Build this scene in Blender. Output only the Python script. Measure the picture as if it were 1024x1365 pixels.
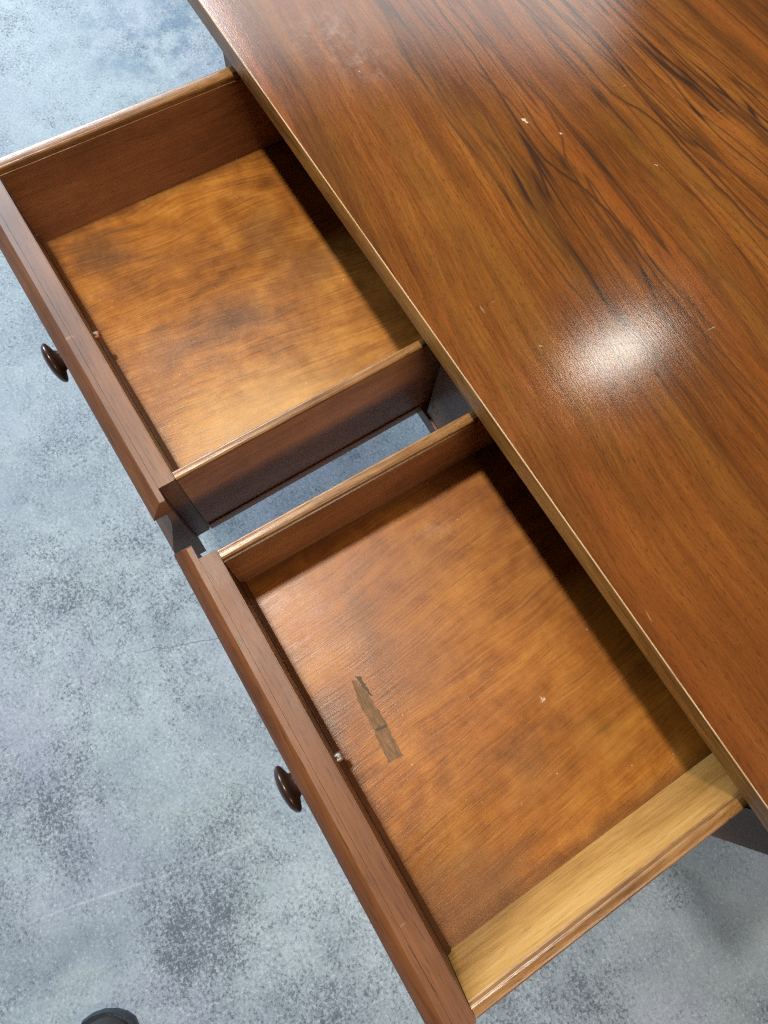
import bpy, bmesh, math, random
from mathutils import Vector, Matrix

random.seed(7)
for o in list(bpy.data.objects):
    bpy.data.objects.remove(o)
scene = bpy.context.scene
COL = scene.collection
ZO = 0.70            # height of the drawer rims above the floor

# ------------------------------------------------------------------ camera
cam_d = bpy.data.cameras.new('camera')
cam = bpy.data.objects.new('camera', cam_d)
COL.objects.link(cam)
cam_d.sensor_fit = 'VERTICAL'
cam_d.sensor_height = 36.0
cam_d.lens = 857.3 / 1365.0 * 36.0
cam_d.clip_start = 0.01
cam_d.clip_end = 100.0
ROT = Matrix(((0.5214, -0.8248, 0.2188), (0.8509, 0.4833, -0.2058), (0.0640, 0.2934, 0.9538)))
cam.matrix_world = Matrix.Translation((0.5764, 0.0219, 0.4834 + ZO)) @ ROT.to_4x4()
scene.camera = cam

# ------------------------------------------------------------------ world and lamps
world = bpy.data.worlds.new('World')
scene.world = world
world.use_nodes = True
bg = world.node_tree.nodes['Background']
bg.inputs[0].default_value = (1.0, 0.95, 0.88, 1)
bg.inputs[1].default_value = 0.06


def lamp(name, loc, target, power, color, shape, sx, sy=None):
    d = bpy.data.lights.new(name, 'AREA')
    d.shape = shape
    d.size = sx
    if sy:
        d.size_y = sy
    d.energy = power
    d.color = color
    o = bpy.data.objects.new(name, d)
    COL.objects.link(o)
    o.location = loc
    o.rotation_euler = (Vector(target) - Vector(loc)).to_track_quat('-Z', 'Y').to_euler()
    return o


# ceiling spots in a row, an added warm fill at right, and the big cool window beyond the left end of the table
lamp('ceiling_spot', (0.02, -0.10, 2.55), (0.02, -0.10, 0), 47, (1.0, 0.92, 0.78), 'DISK', 0.13)
lamp('ceiling_tube_back', (0.05, 1.34, 2.50), (0.05, 1.34, 0.0), 6.0, (1.0, 0.95, 0.84), 'ELLIPSE', 0.14, 0.46)
lamp('warm_fill_right', (2.7, 0.40, 2.5), (0.6, 0.1, 0.4), 42, (1.0, 0.82, 0.62), 'RECTANGLE', 1.2, 0.6)  # unseen soft fill, added to brighten the faces turned right
lamp('shop_window', (-6.0, -0.85, 3.4), (0.0, 0.0, 0.0), 900, (0.72, 0.88, 1.0), 'RECTANGLE', 4.0, 2.4)
lamp('window_light', (-3.8, 1.7, 2.4), (-0.4, 0.2, 0.3), 105, (0.90, 0.96, 1.0), 'RECTANGLE', 5.0, 2.0)

scene.render.engine = 'CYCLES'
scene.cycles.use_denoising = False       # keep the fine grain of the surfaces
scene.cycles.max_bounces = 6
scene.cycles.diffuse_bounces = 3
scene.cycles.glossy_bounces = 3
scene.cycles.sample_clamp_indirect = 2.0
scene.cycles.blur_glossy = 0.5
scene.cycles.filter_width = 1.2
scene.view_settings.view_transform = 'Standard'
scene.view_settings.look = 'None'
scene.view_settings.exposure = 0.0
scene.view_settings.gamma = 1.0
scene.view_settings.use_curve_mapping = False


# ------------------------------------------------------------------ node helpers
class NT:
    def __init__(self, name):
        self.m = bpy.data.materials.new(name)
        self.m.use_nodes = True
        self.t = self.m.node_tree
        self.n = self.t.nodes
        self.bsdf = self.n['Principled BSDF']
        tc = self.n.new('ShaderNodeTexCoord')
        self.obj = tc.outputs['Object']

    def put(self, sock, v):
        if isinstance(v, (int, float)):
            sock.default_value = v
        elif isinstance(v, (tuple, list)):
            if sock.type == 'RGBA' and len(v) == 3:
                v = (*v, 1)
            sock.default_value = v
        else:
            self.t.links.new(v, sock)

    def math(self, op, a, b=0.0, clamp=False):
        n = self.n.new('ShaderNodeMath')
        n.operation = op
        n.use_clamp = clamp
        self.put(n.inputs[0], a)
        self.put(n.inputs[1], b)
        return n.outputs[0]

    def add(self, a, b): return self.math('ADD', a, b)
    def sub(self, a, b): return self.math('SUBTRACT', a, b)
    def mul(self, a, b): return self.math('MULTIPLY', a, b)

    def xyz(self, v):
        n = self.n.new('ShaderNodeSeparateXYZ')
        self.put(n.inputs[0], v)
        return n.outputs

    def vec(self, x, y, z):
        n = self.n.new('ShaderNodeCombineXYZ')
        for i, q in enumerate((x, y, z)):
            self.put(n.inputs[i], q)
        return n.outputs[0]

    def map(self, v, scale=(1, 1, 1), loc=(0, 0, 0), rot=(0, 0, 0)):
        n = self.n.new('ShaderNodeMapping')
        self.put(n.inputs[0], v)
        n.inputs['Location'].default_value = loc
        n.inputs['Rotation'].default_value = rot
        n.inputs['Scale'].default_value = scale
        return n.outputs[0]

    def noise(self, v, scale, detail=4, rough=0.55, dist=0.0):
        n = self.n.new('ShaderNodeTexNoise')
        self.put(n.inputs['Vector'], v)
        n.inputs['Scale'].default_value = scale
        n.inputs['Detail'].default_value = detail
        n.inputs['Roughness'].default_value = rough
        n.inputs['Distortion'].default_value = dist
        return n.outputs['Fac']

    def voro(self, v, scale, feature='F1'):
        n = self.n.new('ShaderNodeTexVoronoi')
        n.feature = feature
        self.put(n.inputs['Vector'], v)
        n.inputs['Scale'].default_value = scale
        return n.outputs['Distance']

    def rng(self, v, a, b, c=0.0, d=1.0, smooth=True):
        n = self.n.new('ShaderNodeMapRange')
        n.interpolation_type = 'SMOOTHSTEP' if smooth else 'LINEAR'
        n.clamp = True
        self.put(n.inputs[0], v)
        for i, q in enumerate((a, b, c, d)):
            n.inputs[i + 1].default_value = q
        return n.outputs[0]

    def ramp(self, f, stops):
        n = self.n.new('ShaderNodeValToRGB')
        self.put(n.inputs[0], f)
        e = n.color_ramp.elements
        while len(e) < len(stops):
            e.new(0.5)
        for k, (p, c) in enumerate(stops):
            e[k].position = p
            e[k].color = (*c, 1)
        return n.outputs[0]

    def mix(self, f, a, b, mode='MIX'):
        n = self.n.new('ShaderNodeMix')
        n.data_type = 'RGBA'
        n.blend_type = mode
        n.clamp_factor = True
        self.put(n.inputs[0], f)
        self.put(n.inputs[6], a)
        self.put(n.inputs[7], b)
        return n.outputs[2]

    def curve(self, v, lo, hi, pts):
        """piecewise smooth function of v on [lo,hi]; pts are (v, value in 0..1)"""
        n = self.n.new('ShaderNodeFloatCurve')
        self.put(n.inputs['Value'], self.rng(v, lo, hi, 0, 1, False))
        c = n.mapping.curves[0]
        P = [((a - lo) / (hi - lo), b) for a, b in pts]
        while len(c.points) < len(P):
            c.points.new(0.5, 0.5)
        for k, (a, b) in enumerate(P):
            c.points[k].location = (a, b)
        n.mapping.update()
        return n.outputs[0]

    def bump(self, h, strength, dist, prev=None):
        n = self.n.new('ShaderNodeBump')
        n.inputs['Strength'].default_value = strength
        n.inputs['Distance'].default_value = dist
        self.put(n.inputs['Height'], h)
        if prev is not None:
            self.put(n.inputs['Normal'], prev)
        return n.outputs[0]

    def spot(self, v, x, y, r, soft=0.5, squash=1.0):
        """soft mask round (x, y) of radius r in the object's own plane"""
        s = self.xyz(v)
        dx = self.sub(s[0], x)
        dy = self.mul(self.sub(s[1], y), squash)
        d = self.math('SQRT', self.add(self.mul(dx, dx), self.mul(dy, dy)))
        return self.rng(d, r * (1 - soft), r, 1, 0)

    def seg(self, v, p, q, w, wob=None):
        """mask of a thin line from p to q, half width w"""
        (x0, y0), (x1, y1) = p, q
        L = math.hypot(x1 - x0, y1 - y0)
        ux, uy = (x1 - x0) / L, (y1 - y0) / L
        s = self.xyz(v)
        dx = self.sub(s[0], x0)
        dy = self.sub(s[1], y0)
        along = self.add(self.mul(dx, ux), self.mul(dy, uy))
        across = self.sub(self.mul(dy, ux), self.mul(dx, uy))
        if wob is not None:
            across = self.add(across, wob)
        m = self.rng(self.math('ABSOLUTE', across), w * 0.4, w, 1, 0)
        e = self.mul(self.rng(along, 0, L * 0.15), self.rng(along, L * 0.85, L, 1, 0))
        return self.mul(m, e)

    def out(self, color, rough, normal=None, spec=0.5):
        self.put(self.bsdf.inputs['Base Color'], color)
        self.put(self.bsdf.inputs['Roughness'], rough)
        self.bsdf.inputs['Specular IOR Level'].default_value = spec
        if normal is not None:
            self.put(self.bsdf.inputs['Normal'], normal)
        return self.m


AX = {'X': (0, 1, 2), 'Y': (1, 0, 2), 'Z': (2, 0, 1)}


def along(axis, s_long, s_cross):
    v = [s_cross] * 3
    v[AX[axis][0]] = s_long
    return tuple(v)


def wood(name, dark, mid, light, axis='X', seed=0.0, rough=0.42, blotch=0.5, pores=0.6, bump=0.25, scuff=0.25, contrast=1.0):
    t = NT(name)
    v = t.map(t.obj, loc=(seed, seed * 1.7, seed * 0.6))
    warp = t.noise(v, 5, 2)
    n = t.n.new('ShaderNodeVectorMath')
    n.operation = 'ADD'
    t.put(n.inputs[0], v)
    w = t.mul(t.sub(warp, 0.5), 0.02)
    t.put(n.inputs[1], t.vec(w, w, w))
    v2 = n.outputs[0]
    band = t.noise(t.map(v2, along(axis, 2.0, 26)), 1, 5, 0.6)
    fine = t.noise(t.map(v2, along(axis, 14, 330)), 1, 4, 0.7)
    pore = t.noise(t.map(v2, along(axis, 45, 900)), 1, 2, 0.6)
    cloud = t.noise(v, 9, 4, 0.6)
    f = t.add(t.mul(t.sub(band, 0.5), 1.1 * contrast), t.add(t.mul(t.sub(fine, 0.5), 0.75 * contrast), t.mul(t.sub(cloud, 0.5), 1.5 * blotch)))
    f = t.add(f, 0.5)
    c = t.ramp(f, [(0.12, dark), (0.5, mid), (0.88, light)])
    pm = t.rng(pore, 0.30, 0.42, pores, 0)
    c = t.mix(pm, c, tuple(q * 0.45 for q in dark))
    # pale rubs and scratches of an old finish
    sc = t.noise(t.map(v, along(AXN[axis], 26, 240), rot=(0, 0, 0.35)), 1, 3, 0.6)
    sm = t.mul(t.rng(sc, 0.70, 0.76), t.rng(t.noise(v, 13, 2), 0.5, 0.66))
    c = t.mix(t.mul(sm, scuff), c, tuple(min(1, q * 1.5 + 0.10) for q in light))
    r = t.add(rough, t.add(t.mul(t.sub(t.noise(v, 22, 4), 0.5), 0.22), t.mul(t.sub(fine, 0.5), 0.18)))
    b = t.bump(t.add(t.mul(fine, 0.6), t.mul(pore, 0.8)), bump, 0.0006)
    return t.out(c, r, b)


AXN = {'X': 'Y', 'Y': 'X', 'Z': 'X'}

# ------------------------------------------------------------------ materials


def mat_concrete():
    t = NT('concrete')
    v = t.obj
    big = t.noise(v, 1.7, 5, 0.62, 0.4)
    mid = t.noise(v, 7, 8, 0.72, 0.2)
    f = t.add(t.mul(big, 0.5), t.mul(mid, 0.5))
    c = t.ramp(f, [(0.34, (0.145, 0.182, 0.225)), (0.46, (0.220, 0.265, 0.308)), (0.56, (0.285, 0.335, 0.375)), (0.70, (0.38, 0.435, 0.470))])
    # violet and green-grey casts of the power-trowelled surface
    c = t.mix(t.rng(t.noise(t.map(v, loc=(3, 1, 0)), 3.1, 5, 0.6), 0.45, 0.66, 0, 0.50), c, (0.275, 0.285, 0.375))
    c = t.mix(t.rng(t.noise(t.map(v, loc=(7, 5, 0)), 4.3, 5, 0.6), 0.52, 0.70, 0, 0.45), c, (0.285, 0.345, 0.335))
    # where the worn dark speckle gathers
    pat = t.noise(t.map(v, loc=(1.3, 4.2, 0)), 5.0, 7, 0.72, 0.3)
    own = t.math('MAXIMUM', t.spot(v, 0.14, -0.31, 0.34, 1.0), t.math('MAXIMUM', t.spot(v, 0.47, -0.54, 0.32, 1.0), t.spot(v, 1.02, -0.10, 0.50, 1.0)))
    own = t.math('MAXIMUM', own, t.spot(v, 0.76, -0.32, 0.30, 1.0))
    pat = t.add(pat, t.mul(own, 0.13))
    gate = t.rng(pat, 0.34, 0.78, 0, 1, False)
    sp1 = t.noise(v, 185, 8, 0.80, 0.25)
    sp3 = t.noise(t.map(v, loc=(5, 3, 0)), 42, 8, 0.78, 0.25)
    sp2 = t.noise(t.map(v, loc=(2, 9, 0)), 420, 3, 0.65)
    th = t.add(t.add(t.mul(sp1, 0.72), t.mul(sp3, 0.28)), t.mul(t.sub(gate, 0.5), 0.16))
    c = t.mix(t.rng(pat, 0.50, 0.80, 0, 0.20), c, (0.150, 0.168, 0.215))
    c = t.mix(t.rng(th, 0.43, 0.58, 0, 0.50), c, (0.105, 0.126, 0.165))
    dk = t.rng(th, 0.545, 0.605)
    c = t.mix(t.mul(dk, 0.66), c, (0.040, 0.050, 0.072))
    c = t.mix(t.rng(sp1, 0.46, 0.34, 0, 0.50), c, (0.50, 0.555, 0.60))
    c = t.mix(t.mul(t.rng(sp2, 0.60, 0.72), 0.55), c, (0.075, 0.088, 0.11))
    c = t.mix(t.mul(t.rng(sp2, 0.38, 0.28), 0.35), c, (0.55, 0.60, 0.63))
    # blue-black stain far off to the left
    st = t.mul(t.spot(v, -1.0, 0.44, 0.34, 1.0), t.rng(t.noise(v, 13, 8, 0.75), 0.42, 0.62))
    c = t.mix(t.mul(st, 0.8), c, (0.060, 0.115, 0.18))
    # hairline cracks and pale scratches
    wob = t.mul(t.sub(t.noise(v, 16, 4, 0.6), 0.5), 0.030)
    cr = t.math('MAXIMUM', t.seg(v, (0.30, -0.25), (0.37, -0.06), 0.0012, wob), t.seg(v, (0.93, -0.10), (0.93, 0.12), 0.0013, wob))
    c = t.mix(t.mul(cr, 0.6), c, (0.07, 0.085, 0.10))
    w2 = t.mul(t.sub(t.noise(v, 5, 3), 0.5), 0.02)
    ps = None
    for p, q, w in (((0.59, -0.58), (0.69, -0.18), 0.0028), ((0.96, -0.01), (1.24, 0.10), 0.0014), ((1.05, 0.05), (1.30, 0.12), 0.0014),
                    ((0.50, -0.30), (0.57, -0.24), 0.001), ((0.93, 0.02), (1.02, 0.09), 0.001), ((0.75, -0.46), (0.80, -0.22), 0.0012)):
        m = t.seg(v, p, q, w, w2)
        ps = m if ps is None else t.math('MAXIMUM', ps, m)
    ps = t.mul(ps, t.rng(t.noise(v, 90, 4), 0.25, 0.7))
    c = t.mix(t.mul(ps, 0.20), c, (0.62, 0.66, 0.69))
    r = t.add(0.62, t.mul(t.sub(mid, 0.5), 0.4))
    h = t.sub(t.add(t.mul(sp1, 0.4), t.mul(mid, 0.4)), t.add(t.mul(dk, 0.5), cr))
    return t.out(c, r, t.bump(h, 0.35, 0.002), 0.25)


def mat_tabletop():
    t = NT('tabletop_veneer')
    v = t.obj
    s = t.xyz(v)
    x, y = s[0], s[1]
    # slow waviness of the flitch
    wav = t.mul(t.sub(t.noise(t.map(v, (2.2, 6, 1)), 1, 3), 0.5), 0.040)
    # the figure fans out from left to right about the middle of the flitch
    spread = t.mul(t.mul(t.sub(y, 0.475), t.rng(x, 0.0, 0.6, 0, 1, False)), -0.32)
    yy = t.add(y, t.add(wav, spread))
    g = t.vec(x, yy, 0.0)
    band = t.noise(t.map(g, (1.3, 24, 1), (4, 2, 0)), 1, 4, 0.55)
    band2 = t.noise(t.map(g, (3.0, 85, 1)), 1, 5, 0.65)
    fine = t.noise(t.map(g, (24, 560, 1)), 1, 4, 0.75)
    pore = t.noise(t.map(g, (130, 900, 1)), 1, 3, 0.65)
    grit = t.noise(v, 700, 2, 0.6)
    cloud = t.noise(v, 7, 4, 0.6)
    f = t.add(0.5, t.add(t.mul(t.sub(band, 0.5), 0.85), t.add(t.mul(t.sub(band2, 0.5), 0.62), t.add(t.mul(t.sub(fine, 0.5), 0.62), t.add(t.mul(t.sub(grit, 0.5), 0.28), t.mul(t.sub(cloud, 0.5), 0.40))))))
    c = t.ramp(f, [(0.14, (0.036, 0.0110, 0.0028)), (0.36, (0.088, 0.027, 0.0052)), (0.55, (0.142, 0.044, 0.0078)), (0.82, (0.235, 0.084, 0.016))])
    # olive heart bands against red-brown ones
    ol = t.noise(t.map(g, (2.0, 30, 1), (9, 5, 0)), 1, 3)
    c = t.mix(t.rng(ol, 0.50, 0.68, 0, 0.36), c, (0.150, 0.066, 0.011))
    c = t.mix(t.rng(ol, 0.44, 0.32, 0, 0.45), c, (0.185, 0.050, 0.009))
    c = t.mix(t.rng(x, 0.42, 0.75, 0, 0.40), c, (0.120, 0.032, 0.007))
    # the dark ink veins
    jit = t.add(t.mul(t.sub(t.noise(t.map(v, (6, 20, 1)), 1, 3), 0.5), 0.008), t.mul(t.sub(t.noise(t.map(v, (45, 110, 1)), 1, 3, 0.65), 0.5), 0.0045))
    VE = [
        ([(-.12, .448), (0.068, .452), (.143, .449), (.229, .450), (.293, .427), (.45, .415), (.9, .40)], .0026, .75),
        ([(-.12, .430), (.10, .428), (.201, .420), (.267, .415), (.328, .429), (.43, .424), (.55, .43), (.9, .44)], .0036, 1.0),
        ([(-.12, .515), (.135, .530), (.211, .540), (.279, .547), (.404, .563), (.6, .572), (.9, .58)], .0028, .9),
        ([(-.12, .500), (.10, .507), (.182, .517), (.234, .518), (.272, .532), (.346, .536), (.432, .538), (.6, .545), (.9, .55)], .0040, 1.0),
        ([(-.12, .560), (.144, .568), (.258, .572), (.355, .590), (.6, .61), (.9, .62)], .0024, .75),
        ([(-.12, .415), (.128, .402), (.223, .391), (.303, .382), (.42, .370), (.6, .365), (.9, .36)], .0024, .65),
        ([(-.12, .618), (.196, .626), (.247, .637), (.40, .655), (.9, .67)], .0026, .8),
        ([(-.12, .470), (.15, .478), (.3, .474), (.5, .480), (.9, .485)], .0018, .45),
        ([(-.12, .590), (.15, .600), (.3, .611), (.5, .630), (.9, .64)], .0020, .55),
        ([(-.12, .375), (.12, .365), (.25, .350), (.45, .335), (.9, .33)], .0018, .40),
        ([(-.12, .680), (.2, .690), (.4, .710), (.9, .72)], .0030, .7),
    ]
    vm = None
    wmod = t.add(0.45, t.mul(t.noise(t.map(v, (9, 30, 1), (2, 2, 0)), 1, 3, 0.65), 0.60))
    yj = t.add(y, jit)
    for pts, w, k in VE:
        lo, hi = pts[0][0], pts[-1][0]
        ymin, ymax = 0.30, 0.75
        cy = t.curve(x, lo, hi, [(a, (b - ymin) / (ymax - ymin)) for a, b in pts])
        d = t.sub(yj, t.add(t.mul(cy, ymax - ymin), ymin))
        # sharp on one side, feathered on the other, as figure is
        dd = t.math('MAXIMUM', t.mul(d, 2.6), t.mul(d, -0.75))
        m = t.mul(t.rng(t.math('DIVIDE', dd, wmod), w * 0.12, w * 1.15, 1, 0), k)
        vm = m if vm is None else t.math('MAXIMUM', vm, m)
    # hair-fine companion lines that branch and die out between them
    r1 = t.math('ABSOLUTE', t.sub(t.noise(t.map(g, (2.2, 34, 1), (1, 7, 0)), 1, 3, 0.55), 0.5))
    r2 = t.math('ABSOLUTE', t.sub(t.noise(t.map(g, (4.0, 70, 1), (6, 1, 0)), 1, 2, 0.5), 0.5))
    heart = t.math('MAXIMUM', t.rng(t.math('ABSOLUTE', t.sub(yy, 0.415)), 0.02, 0.075, 1, 0), t.rng(t.math('ABSOLUTE', t.sub(yy, 0.560)), 0.04, 0.10, 1, 0))
    lines = t.add(t.mul(t.rng(r1, 0.0, 0.030, 1, 0), 0.90), t.mul(t.rng(r2, 0.0, 0.034, 1, 0), 0.55))
    vm = t.math('MAXIMUM', vm, t.mul(lines, t.add(0.20, t.mul(heart, 0.75))))
    fade = t.rng(x, 0.40, 0.62, 1, 0.40)
    fade = t.mul(fade, t.add(0.35, t.mul(fine, 1.05)))
    c = t.mix(t.mul(t.mul(vm, fade), 0.90), c, (0.028, 0.012, 0.006))
    # pores
    c = t.mix(t.rng(pore, 0.33, 0.45, 0.62, 0), c, (0.042, 0.016, 0.006))
    # old scratches, chips and worn polish
    sc = t.noise(t.map(v, (180, 38, 1), rot=(0, 0, 0.5)), 1, 2, 0.5)
    sm = t.mul(t.rng(sc, 0.74, 0.78), t.rng(t.noise(v, 17, 2), 0.52, 0.62))
    sc2 = t.noise(t.map(v, (30, 260, 1), rot=(0, 0, 0.9)), 1, 2, 0.5)
    sm = t.math('MAXIMUM', sm, t.mul(t.rng(sc2, 0.75, 0.79), t.rng(t.noise(t.map(v, loc=(3, 3, 0)), 15, 2), 0.54, 0.62)))
    c = t.mix(t.mul(sm, 0.5), c, (0.50, 0.36, 0.22))
    chip = None
    nz = t.mul(t.sub(t.noise(v, 260, 3), 0.5), 0.007)
    vj = t.vec(t.add(x, nz), t.add(y, nz), 0.0)
    for px, py, r in ((.222, .423, .0036), (.250, .444, .0015), (.103, .319, .0010), (.32, .50, .0009), (.42, .30, .0009)):
        m = t.spot(vj, px, py, r, 0.35, 1.7)
        chip = m if chip is None else t.math('MAXIMUM', chip, m)
    c = t.mix(t.mul(chip, 0.7), c, (0.50, 0.42, 0.35))
    # two whitish bloom marks near the left end
    bl = t.math('MAXIMUM', t.spot(v, 0.050, .318, 0.060, 1.0), t.spot(v, 0.095, .330, 0.040, 1.0))
    bl = t.mul(bl, t.rng(t.noise(v, 60, 6, 0.75), 0.42, 0.70))
    c = t.mix(t.mul(bl, 0.15), c, (0.50, 0.44, 0.40))
    r = t.add(0.165, t.add(t.mul(t.sub(t.noise(v, 14, 4), 0.5), 0.06), t.mul(t.sub(fine, 0.5), 0.14)))
    r = t.add(r, t.mul(t.math('MAXIMUM', bl, sm), 0.2))
    h = t.add(t.mul(fine, 0.35), t.sub(t.mul(pore, 0.8), t.mul(chip, 1.5)))
    return t.out(c, r, t.bump(h, 0.15, 0.0005), 0.5)


def mat_bottom(name, seed, blots, dark, mid, light, swirl):
    """stained plywood drawer bottom with grain front to back"""
    t = NT(name)
    v = t.map(t.obj, loc=(seed, seed * 0.7, 0), rot=(0, 0, 0.12 if seed < 2 else -0.10))
    s = t.xyz(v)
    wob = t.mul(t.sub(t.noise(t.map(v, (9, 4, 1)), 1, 3), 0.5), swirl)
    g = t.vec(t.add(s[0], wob), s[1], 0)
    # rotary-cut figure: contour lines of a slow field
    field = t.noise(t.map(v, (5.5, 2.0, 1), (2, 1, 0)), 1, 3, 0.5)
    ring = t.math('SINE', t.add(t.mul(field, 95.0), t.mul(t.noise(g, 40, 3), 5.0)))
    fine = t.noise(t.map(g, (380, 12, 1)), 1, 5, 0.78)
    fleck = t.noise(t.map(g, (520, 16, 1)), 1, 3, 0.65)
    cloud = t.noise(v, 9, 7, 0.66, 0.3)
    cloud2 = t.noise(t.map(v, loc=(4, 4, 0)), 30, 6, 0.7)
    f = t.add(0.5, t.add(t.mul(ring, 0.060), t.add(t.mul(t.sub(fine, 0.5), 0.66), t.add(t.mul(t.sub(cloud, 0.5), 1.25), t.mul(t.sub(cloud2, 0.5), 0.55)))))
    c = t.ramp(f, [(0.12, dark), (0.5, mid), (0.88, light)])
    c = t.mix(t.rng(fleck, 0.34, 0.48, 0.32, 0), c, tuple(q * 0.45 for q in dark))
    c = t.mix(t.rng(t.noise(t.map(v, loc=(8, 2, 0)), 8, 5, 0.65), 0.50, 0.66, 0, 0.45), c, (mid[0] * 1.2, mid[0] * 0.36, mid[0] * 0.05))
    nz = t.mul(t.sub(t.noise(t.obj, 34, 7, 0.72), 0.5), 0.07)
    so = t.xyz(t.obj)
    vj = t.vec(t.add(so[0], nz), t.add(so[1], nz), 0)
    for bx, by, r, sq, k, col in blots:
        c = t.mix(t.mul(t.spot(vj, bx, by, r, 0.85, sq), k), c, col)
    # darker along the joints, with an uneven edge
    gx = t.math('MINIMUM', t.sub(so[0], 0.012), t.sub(0.350, so[0]))
    gd = t.math('MINIMUM', gx, so[1])
    gm = t.mul(t.rng(t.add(gd, t.mul(t.sub(cloud2, 0.5), 0.016)), 0.0, 0.016, 1, 0), 0.55)
    c = t.mix(gm, c, tuple(q * 0.5 for q in dark))
    # dust specks
    sp = t.noise(t.obj, 210, 2, 0.5)
    c = t.mix(t.rng(sp, 0.775, 0.80, 0, 0.6), c, (0.60, 0.48, 0.34))
    r = t.add(0.40, t.add(t.mul(t.sub(cloud2, 0.5), 0.25), t.mul(t.sub(fine, 0.5), 0.25)))
    b = t.bump(t.add(t.mul(fine, 0.9), t.mul(fleck, 0.7)), 0.40, 0.0006)
    return t.out(c, r, b, 0.5)


def mat_simple(name, col, rough, metal=0.0, noise=0.15, scale=60, bump=0.1, coat=0.0):
    t = NT(name)
    n = t.noise(t.obj, scale, 4, 0.6)
    k = t.add(1 - noise, t.mul(n, 2 * noise))
    c = t.mix(1.0, col, t.vec(k, k, k), 'MULTIPLY')
    t.bsdf.inputs['Metallic'].default_value = metal
    t.bsdf.inputs['Coat Weight'].default_value = coat
    t.bsdf.inputs['Coat Roughness'].default_value = 0.08
    return t.out(c, t.add(rough - 0.08, t.mul(n, 0.16)), t.bump(n, bump, 0.0008))


M = {}
M['concrete'] = mat_concrete()
M['top'] = mat_tabletop()
M['edge'] = wood('tabletop_edge_wood', (0.050, 0.020, 0.005), (0.155, 0.066, 0.015), (0.30, 0.145, 0.036), 'X', 3.1, 0.36, 0.5, 0.8, 0.3, 0.3, 1.5)
M['arris'] = wood('worn_tabletop_arris', (0.30, 0.16, 0.07), (0.52, 0.33, 0.18), (0.65, 0.48, 0.30), 'X', 8.1, 0.30, 0.6, 0.4, 0.2, 0.2)
M['frame'] = wood('frame_wood', (0.055, 0.026, 0.015), (0.105, 0.050, 0.026), (0.16, 0.080, 0.042), 'X', 5.2, 0.34, 0.5, 0.4, 0.2, 0.3)
M['leg'] = wood('leg_wood', (0.055, 0.026, 0.015), (0.105, 0.050, 0.026), (0.16, 0.080, 0.042), 'Z', 1.2, 0.50, 0.5, 0.4, 0.2, 0.3)
M['divider'] = wood('divider_wood', (0.075, 0.040, 0.024), (0.15, 0.080, 0.046), (0.22, 0.125, 0.075), 'Z', 4.4, 0.36, 0.6, 0.4, 0.2, 0.3)
M['front_a'] = wood('drawer_front_wood', (0.058, 0.021, 0.008), (0.118, 0.042, 0.013), (0.185, 0.074, 0.025), 'X', 0.4, 0.50, 0.6, 0.6, 0.35, 0.8)
M['front_b'] = wood('drawer_front_red_wood', (0.042, 0.014, 0.005), (0.095, 0.029, 0.008), (0.155, 0.054, 0.016), 'X', 2.4, 0.48, 0.6, 0.6, 0.35, 0.8)
M['side'] = wood('drawer_side_wood', (0.070, 0.025, 0.010), (0.165, 0.060, 0.021), (0.26, 0.105, 0.037), 'Y', 0.9, 0.40, 0.75, 0.5, 0.2, 0.2)
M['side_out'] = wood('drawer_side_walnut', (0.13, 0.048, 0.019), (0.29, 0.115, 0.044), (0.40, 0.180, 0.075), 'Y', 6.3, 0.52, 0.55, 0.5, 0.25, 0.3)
M['side_pale_lit'] = wood('pale_lit_drawer_side_wood', (0.20, 0.088, 0.019), (0.37, 0.185, 0.046), (0.47, 0.265, 0.080), 'Y', 4.3, 0.45, 0.55, 0.5, 0.3, 0.3, 1.15)  # side wood made yellower: partly its own tone, partly light painted in
M['rim'] = wood('drawer_rim_wood', (0.060, 0.022, 0.006), (0.155, 0.065, 0.016), (0.28, 0.135, 0.040), 'Y', 2.9, 0.33, 0.9, 0.7, 0.3, 0.4, 1.3)
M['back'] = wood('drawer_back_wood', (0.060, 0.023, 0.010), (0.14, 0.055, 0.021), (0.22, 0.095, 0.036), 'X', 7.7, 0.45)
M['bot_a'] = mat_bottom('drawer_bottom_ply', 1.0,
                        [(.195, .125, .030, .45, .55, (.075, .032, .012)), (.115, .205, .050, 1.0, .50, (.085, .030, .012)), (.17, .225, .045, .8, .45, (.085, .030, .012)),
                         (.05, .045, .045, 1.0, .45, (.10, .045, .016)), (.31, .10, .075, .6, .45, (.50, .30, .105)), (.33, .21, .05, .6, .35, (.42, .22, .06)), (.19, .055, .035, .8, .3, (.10, .042, .014))],
                        (0.095, 0.028, 0.003), (0.290, 0.102, 0.010), (0.48, 0.215, 0.032), 0.055)
M['bot_b'] = mat_bottom('drawer_bottom_red_ply', 3.0,
                        [(.060, .182, .008, .35, .20, (.50, .36, .20)), (.075, .145, .05, .7, .25, (.16, .06, .02)), (.29, .205, .030, .9, .20, (.36, .19, .035)), (.285, .13, .030, .7, .12, (.36, .19, .060)),
                         (.33, .04, .05, .6, .55, (.115, .052, .020)), (.23, .172, .0035, 1.0, .8, (.58, .50, .40)), (.15, .09, .05, .6, .3, (.20, .075, .022))],
                        (0.095, 0.027, 0.003), (0.265, 0.084, 0.008), (0.41, 0.165, 0.020), 0.030)
M['knob'] = mat_simple('knob_dark_wood', (0.028, 0.012, 0.009), 0.26, 0, 0.35, 40, 0.15)
M['screw'] = mat_simple('screw_steel', (0.34, 0.30, 0.27), 0.45, 1.0, 0.3, 400, 0.3)
M['copper'] = mat_simple('screw_copper', (0.30, 0.16, 0.11), 0.48, 1.0, 0.3, 400, 0.3)
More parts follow.
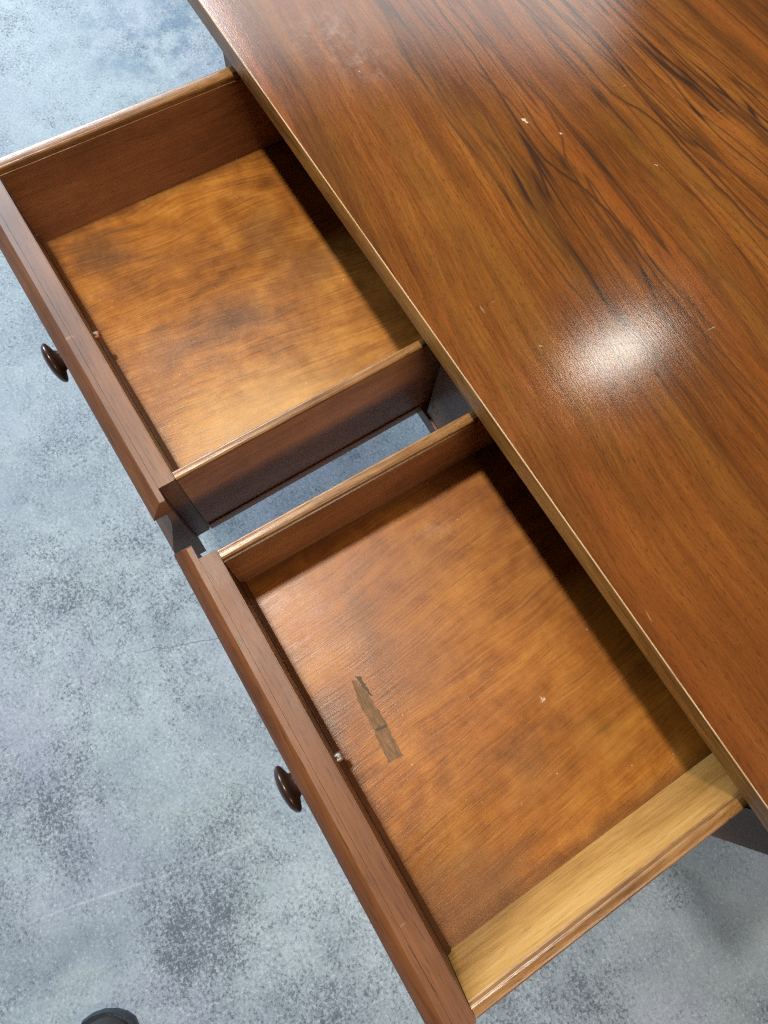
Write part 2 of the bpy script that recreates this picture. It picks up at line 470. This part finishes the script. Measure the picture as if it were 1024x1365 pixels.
M['leather'] = mat_simple('black_leather', (0.018, 0.016, 0.016), 0.28, 0, 0.3, 220, 0.25)
M['rubber'] = mat_simple('shoe_sole_rubber', (0.018, 0.022, 0.030), 0.40, 0, 0.2, 120, 0.2)
M['lace'] = mat_simple('black_lace', (0.015, 0.015, 0.016), 0.8, 0, 0.3, 900, 0.4)


def mat_residue():
    t = NT('tape_residue')
    n = t.noise(t.map(t.obj, (30, 260, 1)), 3, 4, 0.6)
    n2 = t.noise(t.obj, 330, 4, 0.65)
    c = t.ramp(n, [(0.3, (0.070, 0.034, 0.010)), (0.55, (0.175, 0.085, 0.030)), (0.8, (0.27, 0.145, 0.060))])
    c = t.mix(t.rng(n2, 0.56, 0.66, 0, 0.55), c, (0.07, 0.03, 0.012))
    return t.out(c, 0.6, t.bump(n2, 0.4, 0.0006))


M['residue'] = mat_residue()
M['residue_dark'] = mat_simple('residue_dark_rim', (0.055, 0.024, 0.011), 0.55, 0, 0.4, 300, 0.3)


# ------------------------------------------------------------------ mesh helpers
def obj(name, bm, mat, parent=None, smooth=None):
    me = bpy.data.meshes.new(name)
    bmesh.ops.recalc_face_normals(bm, faces=bm.faces[:])
    bm.to_mesh(me)
    bm.free()
    for m in (mat if isinstance(mat, list) else [mat]):
        me.materials.append(m)
    o = bpy.data.objects.new(name, me)
    COL.objects.link(o)
    if parent is not None:
        o.parent = parent
    if smooth is not None:
        for p in me.polygons:
            p.use_smooth = True
        me.set_sharp_from_angle(angle=math.radians(smooth))
    return o


def empty(name, loc, rz=0.0):
    o = bpy.data.objects.new(name, None)
    o.empty_display_size = 0.05
    COL.objects.link(o)
    o.location = loc
    o.rotation_euler = (0, 0, rz)
    return o


def tag(o, label=None, cat=None, group=None, kind=None):
    if label:
        o['label'] = label
    if cat:
        o['category'] = cat
    if group:
        o['group'] = group
    if kind:
        o['kind'] = kind
    return o


def box(x0, x1, y0, y1, z0, z1, bev=0.0, seg=2):
    bm = bmesh.new()
    r = bmesh.ops.create_cube(bm, size=1.0)
    for v in r['verts']:
        v.co = ((x0 + x1) / 2 + v.co.x * (x1 - x0), (y0 + y1) / 2 + v.co.y * (y1 - y0), (z0 + z1) / 2 + v.co.z * (z1 - z0))
    if bev:
        bmesh.ops.bevel(bm, geom=bm.edges[:], offset=bev, segments=seg, affect='EDGES', profile=0.5)
    return bm


def prism(profile, axis, a, b, bev=0.0):
    """closed 2D profile swept from a to b along an axis ('Y': profile is (x,z); 'X': profile is (y,z))"""
    bm = bmesh.new()
    rings = []
    for q in (a, b):
        if axis == 'Y':
            rings.append([bm.verts.new((p[0], q, p[1])) for p in profile])
        else:
            rings.append([bm.verts.new((q, p[0], p[1])) for p in profile])
    n = len(profile)
    for i in range(n):
        j = (i + 1) % n
        bm.faces.new((rings[0][i], rings[0][j], rings[1][j], rings[1][i]))
    bm.faces.new(rings[0])
    bm.faces.new(rings[1][::-1])
    return bm


def lathe(profile, seg=40):
    """profile (r, h) turned about -Y: h runs towards -Y"""
    bm = bmesh.new()
    rings = []
    for r, h in profile:
        if r < 1e-6:
            rings.append([bm.verts.new((0, -h, 0))])
        else:
            rings.append([bm.verts.new((r * math.cos(2 * math.pi * k / seg), -h, r * math.sin(2 * math.pi * k / seg))) for k in range(seg)])
    for A, B in zip(rings, rings[1:]):
        for k in range(seg):
            k2 = (k + 1) % seg
            if len(A) == 1 and len(B) == 1:
                continue
            if len(A) == 1:
                bm.faces.new((A[0], B[k], B[k2]))
            elif len(B) == 1:
                bm.faces.new((A[k], A[k2], B[0]))
            else:
                bm.faces.new((A[k], A[k2], B[k2], B[k]))
    return bm


# ------------------------------------------------------------------ the floor
def floor_mesh():
    bm = bmesh.new()
    bmesh.ops.create_grid(bm, x_segments=8, y_segments=8, size=4.0)
    return bm


tag(obj('concrete_floor', floor_mesh(), M['concrete']), 'worn blue-grey concrete floor with dark speckle and hairline cracks', kind='structure')

# ------------------------------------------------------------------ the table
YT = 0.2298                    # front edge of the tabletop
ZB, ZT = 0.0159, 0.0387        # underside and top of the tabletop
X0, X1 = -0.105, 0.891
Y1 = 0.875
YF = YT + 0.020                # front plane of legs and rails
LX0, LX1 = -0.058, 0.844
LW = 0.045
table = empty('writing_table', (0, 0, 0))
tag(table, 'brown walnut table with glossy figured top, both drawers pulled out', 'table')


def top_mesh():
    bm = box(X0, X1, YT, Y1, ZB + ZO, ZT + ZO)
    ed = [e for e in bm.edges if all(abs(v.co.z - ZT - ZO) < 1e-5 for v in e.verts)]
    bmesh.ops.bevel(bm, geom=ed, offset=0.0013, segments=3, affect='EDGES', profile=0.5)
    ed = [e for e in bm.edges if all(abs(v.co.z - ZB - ZO) < 1e-5 for v in e.verts)]
    bmesh.ops.bevel(bm, geom=ed, offset=0.0008, segments=1, affect='EDGES')
    for f in bm.faces:
        f.normal_update()
        f.material_index = 0 if f.normal.z > 0.95 else (2 if f.normal.z > 0.1 else 1)
    return bm


obj('tabletop', top_mesh(), [M['top'], M['edge'], M['arris']], table, 30)


def leg_mesh(x0, y0):
    bm = bmesh.new()
    x1, y1 = x0 + LW, y0 + LW
    cx, cy = (x0 + x1) / 2, (y0 + y1) / 2
    rings = []
    for z, w in ((ZO + ZB - 0.0005, LW), (ZO - 0.16, LW), (ZO - 0.165, LW - 0.001), (0.10, 0.030), (0.0, 0.027)):
        h = w / 2
        rings.append([bm.verts.new((cx + sx * h, cy + sy * h, z)) for sx, sy in ((-1, -1), (1, -1), (1, 1), (-1, 1))])
    for A, B in zip(rings, rings[1:]):
        for i in range(4):
            bm.faces.new((A[i], A[(i + 1) % 4], B[(i + 1) % 4], B[i]))
    bm.faces.new(rings[0])
    bm.faces.new(rings[-1][::-1])
    ed = [e for e in bm.edges if abs(e.verts[0].co.z - e.verts[1].co.z) > 1e-4]
    bmesh.ops.bevel(bm, geom=ed, offset=0.0015, segments=2, affect='EDGES')
    return bm


YB = Y1 - 0.02 - LW
for lx in (LX0, LX1 - LW):
    for ly in (YF, YB):
        obj('leg', leg_mesh(lx, ly), M['leg'], table, 35)
xi0, xi1 = LX0 + LW, LX1 - LW
top_rail = obj('top_rail', box(xi0, xi1, YF + 0.002, YF + 0.040, ZO + 0.0035, ZO + ZB - 0.0005, 0.0006, 1), M['frame'], table)
obj('bottom_rail', box(xi0, xi1, YF - 0.0025, YF + 0.045, ZO - 0.1475, ZO - 0.1285, 0.0012), M['frame'], table)
div = obj('divider', box(0.3650, 0.4190, YF, YF + 0.045, ZO - 0.1280, ZO + 0.0030, 0.0010), M['divider'], table)
plug = lathe([(0.0045, -0.001), (0.0045, 0.0004), (0.0038, 0.0008), (0, 0.0008)], 20)
bmesh.ops.translate(plug, verts=plug.verts[:], vec=(0.3760, YF, ZO - 0.103))
obj('dowel_plug', plug, M['frame'], div, 40)
for lx in (LX0 + 0.008, LX1 - 0.030):
    obj('side_apron', box(lx, lx + 0.022, YF + LW, YB, ZO - 0.148, ZO + ZB - 0.0005, 0.001), M['frame'], table)
obj('back_apron', box(xi0, xi1, YB + 0.015, YB + 0.037, ZO - 0.148, ZO + ZB - 0.0005, 0.001), M['frame'], table)
for rx in (-0.0285, 0.3670, 0.4020, 0.7915):
    obj('runner', box(rx, rx + 0.022, YF + 0.0455, YB + 0.0145, ZO - 0.1615, ZO - 0.1435, 0.001), M['frame'], table)

# ------------------------------------------------------------------ drawers
W = 0.360
FT = 0.0192          # thickness of the flat part of the front's top
OV = 0.0110          # how far the moulded lip stands out
DEP = 0.430
ZFL = -0.0977        # top of the drawer bottom
ZBOT = -0.140


# ogee front (y, z): a moulded cap returned round both ends, and under it a face that swells downwards
OGEE = [(-0.0146, -0.0148), (-0.0203, -0.0148), (-0.0203, -0.0200), (-0.0212, -0.0340), (-0.0226, -0.0440), (-0.0250, -0.0540), (-0.0305, -0.0760), (-0.0362, -0.0980),
        (-0.0390, -0.1160), (-0.0392, -0.1320), (-0.0360, -0.1460), (-0.0300, -0.1520), (-0.0146, -0.1520)]
CAP = [(-0.0190, 0.0), (-0.0196, -0.0003), (-0.0226, -0.0026), (-0.0256, -0.0056), (-0.0282, -0.0090), (-0.0300, -0.0122), (-0.0306, -0.0140), (-0.0300, -0.0146)]
BT = 0.0144          # thickness of the board behind the cap


def front_parts(root, mat):
    bm = box(0.0, W, -BT, 0.0, ZBOT - 0.004, 0.0)
    ed = [e for e in bm.edges if all(v.co.y > -1e-5 for v in e.verts)]
    bmesh.ops.bevel(bm, geom=ed, offset=0.0009, segments=2, affect='EDGES')
    f = obj('front', bm, mat, root, 40)
    bm = prism(OGEE, 'X', -0.0150, W + 0.0150)
    obj('ogee_face', bm, mat, f, 28)
    bm = bmesh.new()
    rings = []
    for y, z in CAP:
        e = 0.0165 - (y + 0.0306) * 0.46
        rings.append([bm.verts.new((-e, -0.0146, z)), bm.verts.new((-e, y, z)), bm.verts.new((W + e, y, z)), bm.verts.new((W + e, -0.0146, z))])
    bm.faces.new(rings[0])
    bm.faces.new(rings[-1][::-1])
    for A, B in zip(rings, rings[1:]):
        for i in range(4):
            bm.faces.new((A[i], A[(i + 1) % 4], B[(i + 1) % 4], B[i]))
    obj('moulded_cap', bm, mat, f, 24)
    return f


def side_mesh(xi, xo):
    """drawer side swept front to back; xi inner face, xo outer face; rounded top with a quirk on the inside"""
    s = 1 if xo > xi else -1
    t = abs(xo - xi)
    zs = -0.0015
    P = [(0, ZBOT), (0, zs - 0.0075), (0.0010, zs - 0.0068), (0.0010, zs - 0.0052), (0.0004, zs - 0.0046), (0.0004, zs - 0.0034)]
    n = 10
    for k in range(n + 1):
        a = math.pi - k / n * math.pi
        ca, sa = math.cos(a), max(0.0, math.sin(a))
        P.append((t / 2 + 0.0002 + (t / 2 - 0.0002) * math.copysign(abs(ca) ** 0.6, ca), zs - 0.0034 + 0.0034 * sa ** 0.55))
    P.append((t, ZBOT))
    bm = prism([(xi + s * a, b) for a, b in P], 'Y', 0.0004, DEP - 0.001)
    for f in bm.faces:
        if min(v.co.z for v in f.verts) > zs - 0.0078:
            f.material_index = 1
    return bm


KNOB = [(0.0105, -0.002), (0.0105, 0.002), (0.0092, 0.006), (0.0090, 0.010), (0.0105, 0.0125), (0.0150, 0.0140), (0.0182, 0.0152), (0.0196, 0.0166),
        (0.0197, 0.0180), (0.0182, 0.0201), (0.0146, 0.0220), (0.0095, 0.0232), (0.0042, 0.0238), (0.0, 0.0239)]


def drawer(x, y, rz, tl, tr, mats, label, knob_label, knob_dx, screw_mat):
    root = empty('drawer', (x, y, ZO), rz)
    tag(root, label, 'drawer', 'drawers of the table')
    front_parts(root, mats['front'])
    obj('side', side_mesh(tl, 0.0), [mats['left'], mats['rim']], root, 35)
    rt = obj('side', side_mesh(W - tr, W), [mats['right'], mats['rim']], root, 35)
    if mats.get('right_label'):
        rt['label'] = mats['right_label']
    # running strip glued under each side
    for a, b in ((-0.0012, tl + 0.010), (W - tr - 0.010, W + 0.0012)):
        obj('runner_strip', box(a, b, 0.0006, DEP - 0.002, ZBOT - 0.0030, ZBOT - 0.0002, 0.0006, 1), mats['strip'], root)
    for a, b in ((-0.0016, -0.0001), (W + 0.0001, W + 0.0018)):
        obj('side_bead', box(a, b, 0.001, DEP - 0.004, ZBOT, ZBOT + 0.013, 0.0006, 2), mats['strip'], root, 40)
    obj('back', box(tl, W - tr, DEP - 0.014, DEP, ZBOT, -0.014, 0.0008), mats['back'], root)
    bt = obj('bottom', box(tl, W - tr, 0.0003, DEP - 0.0145, ZFL - 0.006, ZFL), mats['bottom'], root)
    # thin bead along the foot of the front
    bm = prism([(0.0003, ZFL + 0.0002), (0.0046, ZFL + 0.0002), (0.0040, ZFL + 0.0040), (0.0020, ZFL + 0.0062), (0.0003, ZFL + 0.0068)], 'X', tl + 0.0005, W - tr - 0.0005)
    obj('glue_bead', bm, mats['front'], root, 40)
    kx = W / 2 + knob_dx
    bm = lathe(KNOB, 48)
    bmesh.ops.translate(bm, verts=bm.verts[:], vec=(kx, -0.0262, -0.070))
    k = obj('knob', bm, M['knob'], root, 45)
    k['label'] = knob_label
    bm = lathe([(0.0, -0.0062), (0.0022, -0.0060), (0.0036, -0.0048), (0.0040, -0.0030), (0.0040, -0.0002)], 20)
    bmesh.ops.translate(bm, verts=bm.verts[:], vec=(kx, 0.0, -0.060))
    obj('screw_end', bm, screw_mat, root, 50)
    return root, bt


d1, b1 = drawer(0.0, -0.0088, 0.0209, 0.0125, 0.0085,
                dict(front=M['front_a'], left=M['side'], right=M['side_out'], back=M['back'], bottom=M['bot_a'], strip=M['side_out'], rim=M['rim']),
                'open empty drawer with golden blotched bottom, at the far left of the table', 'small turned dark wood knob', -0.012, M['copper'])
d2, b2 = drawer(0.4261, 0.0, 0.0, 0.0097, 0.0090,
                dict(front=M['front_b'], left=M['side'], right=M['side_pale_lit'], back=M['back'], bottom=M['bot_b'], strip=M['side_out'], rim=M['rim'],
                     right_label='drawer side with rounded top edge, light painted into its pale yellow'),
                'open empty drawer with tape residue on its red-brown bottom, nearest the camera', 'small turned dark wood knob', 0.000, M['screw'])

# residue of an old label on the bottom of the near drawer (drawer-local coordinates)
RX = 0.4261


def residue(pts, z, mat, name, parent, h=0.00035):
    bm = bmesh.new()
    lo = [bm.verts.new((a - RX, b, ZFL + 0.0001)) for a, b in pts]
    hi = [bm.verts.new((a - RX, b, ZFL + z)) for a, b in pts]
    n = len(pts)
    for i in range(n):
        bm.faces.new((lo[i], lo[(i + 1) % n], hi[(i + 1) % n], hi[i]))
    bm.faces.new(hi)
    return obj(name, bm, mat, parent)


def strip_pts(x0, x1, w0, w1, y0, y1, n=14, tip=False):
    rnd = random.Random(int(x0 * 1000))
    a, b = [], []
    for k in range(n + 1):
        f = k / n
        x = x0 + (x1 - x0) * f
        yc = y0 + (y1 - y0) * f
        w = w0 + (w1 - w0) * f
        if tip:
            w *= min(1.0, 0.45 + 1.6 * f)
        a.append((x, yc - w / 2 + rnd.uniform(-.0007, .0007)))
        b.append((x + 0.002, yc + w / 2 + rnd.uniform(-.0007, .0007)))
    return a + b[::-1]


res = residue(strip_pts(0.5600, 0.6055, 0.0095, 0.0125, 0.0440, 0.0435, tip=True), 0.0004, M['residue'], 'tape_residue', b2)
res['label'] = 'torn strip of old tape residue on drawer bottom'
residue(strip_pts(0.6066, 0.6340, 0.0125, 0.0135, 0.0432, 0.0415), 0.0004, M['residue'], 'tape_residue', b2)
residue(strip_pts(0.5590, 0.5790, 0.0035, 0.0025, 0.0485, 0.0500, 10), 0.0006, M['residue_dark'], 'dark_residue', b2)
residue(strip_pts(0.6052, 0.6072, 0.0090, 0.0110, 0.0445, 0.0440, 5), 0.0006, M['residue_dark'], 'dark_residue', b2)


# ------------------------------------------------------------------ the shoe at the bottom edge of the picture
def shoe():
    tip = Vector((0.772, -0.497, 0.0))
    dx, dy = -0.863, 0.505
    ang = math.atan2(dy, dx)
    root = empty('shoe', (tip.x, tip.y, 0.0), ang)      # local +X points to the toe tip, origin at the tip
    tag(root, 'glossy black round-toed shoe on the concrete, cut off by the picture edge', 'shoe')
    L = 0.285
    # (distance behind the tip, half width, height of upper, centre offset)
    st = [(0.0, 0.004, 0.020), (0.004, 0.020, 0.030), (0.012, 0.033, 0.040), (0.025, 0.042, 0.048), (0.045, 0.048, 0.054), (0.075, 0.050, 0.060),
          (0.11, 0.048, 0.072), (0.15, 0.042, 0.088), (0.19, 0.036, 0.096), (0.23, 0.034, 0.094), (0.262, 0.030, 0.096), (0.278, 0.020, 0.090), (0.284, 0.006, 0.075)]
    bm = bmesh.new()
    rings = []
    n = 20
    for d, w, h in st:
        r = []
        for k in range(n + 1):
            a = math.pi * k / n
            c, s = math.cos(a), math.sin(a)
            r.append(bm.verts.new((-d, w * math.copysign(abs(c) ** 0.7, c), 0.014 + (h - 0.014) * s ** 0.75)))
        rings.append(r)
    for A, B in zip(rings, rings[1:]):
        for k in range(n):
            bm.faces.new((A[k], A[k + 1], B[k + 1], B[k]))
    bm.faces.new(rings[0])
    bm.faces.new(rings[-1][::-1])
    u = obj('upper', bm, M['leather'], root, 60)
    sb = u.modifiers.new('smooth', 'SUBSURF')
    sb.levels = 1
    sb.render_levels = 2

    def outline(grow):
        left, right = [], []
        for d, w, h in st:
            gx = d + (-grow if d < 0.02 else (grow if d > 0.26 else 0))
            left.append((-gx, w + grow))
            right.append((-gx, -w - grow))
        return left + right[::-1]
    bm = bmesh.new()
    P = outline(0.0045)
    rr = []
    for z, g in ((0.0, 0.0035), (0.003, 0.0048), (0.011, 0.0048), (0.0145, 0.0035)):
        rr.append([bm.verts.new((x, y, z)) for x, y in outline(g)])
    m = len(P)
    for A, B in zip(rr, rr[1:]):
        for i in range(m):
            bm.faces.new((A[i], A[(i + 1) % m], B[(i + 1) % m], B[i]))
    bm.faces.new(rr[0][::-1])
    bm.faces.new(rr[-1])
    obj('sole', bm, M['rubber'], root, 50)
    # toe-cap seam and laces
    for k in range(4):
        d = 0.115 + 0.018 * k
        h = 0.0725 + (d - 0.11) * 0.4
        bm = box(-d - 0.003, -d + 0.003, -0.024, 0.024, h - 0.004, h + 0.003, 0.002, 2)
        obj('lace', bm, M['lace'], root, 40)
    return root


shoe()

scene.render.resolution_x = 768
scene.render.resolution_y = 1024
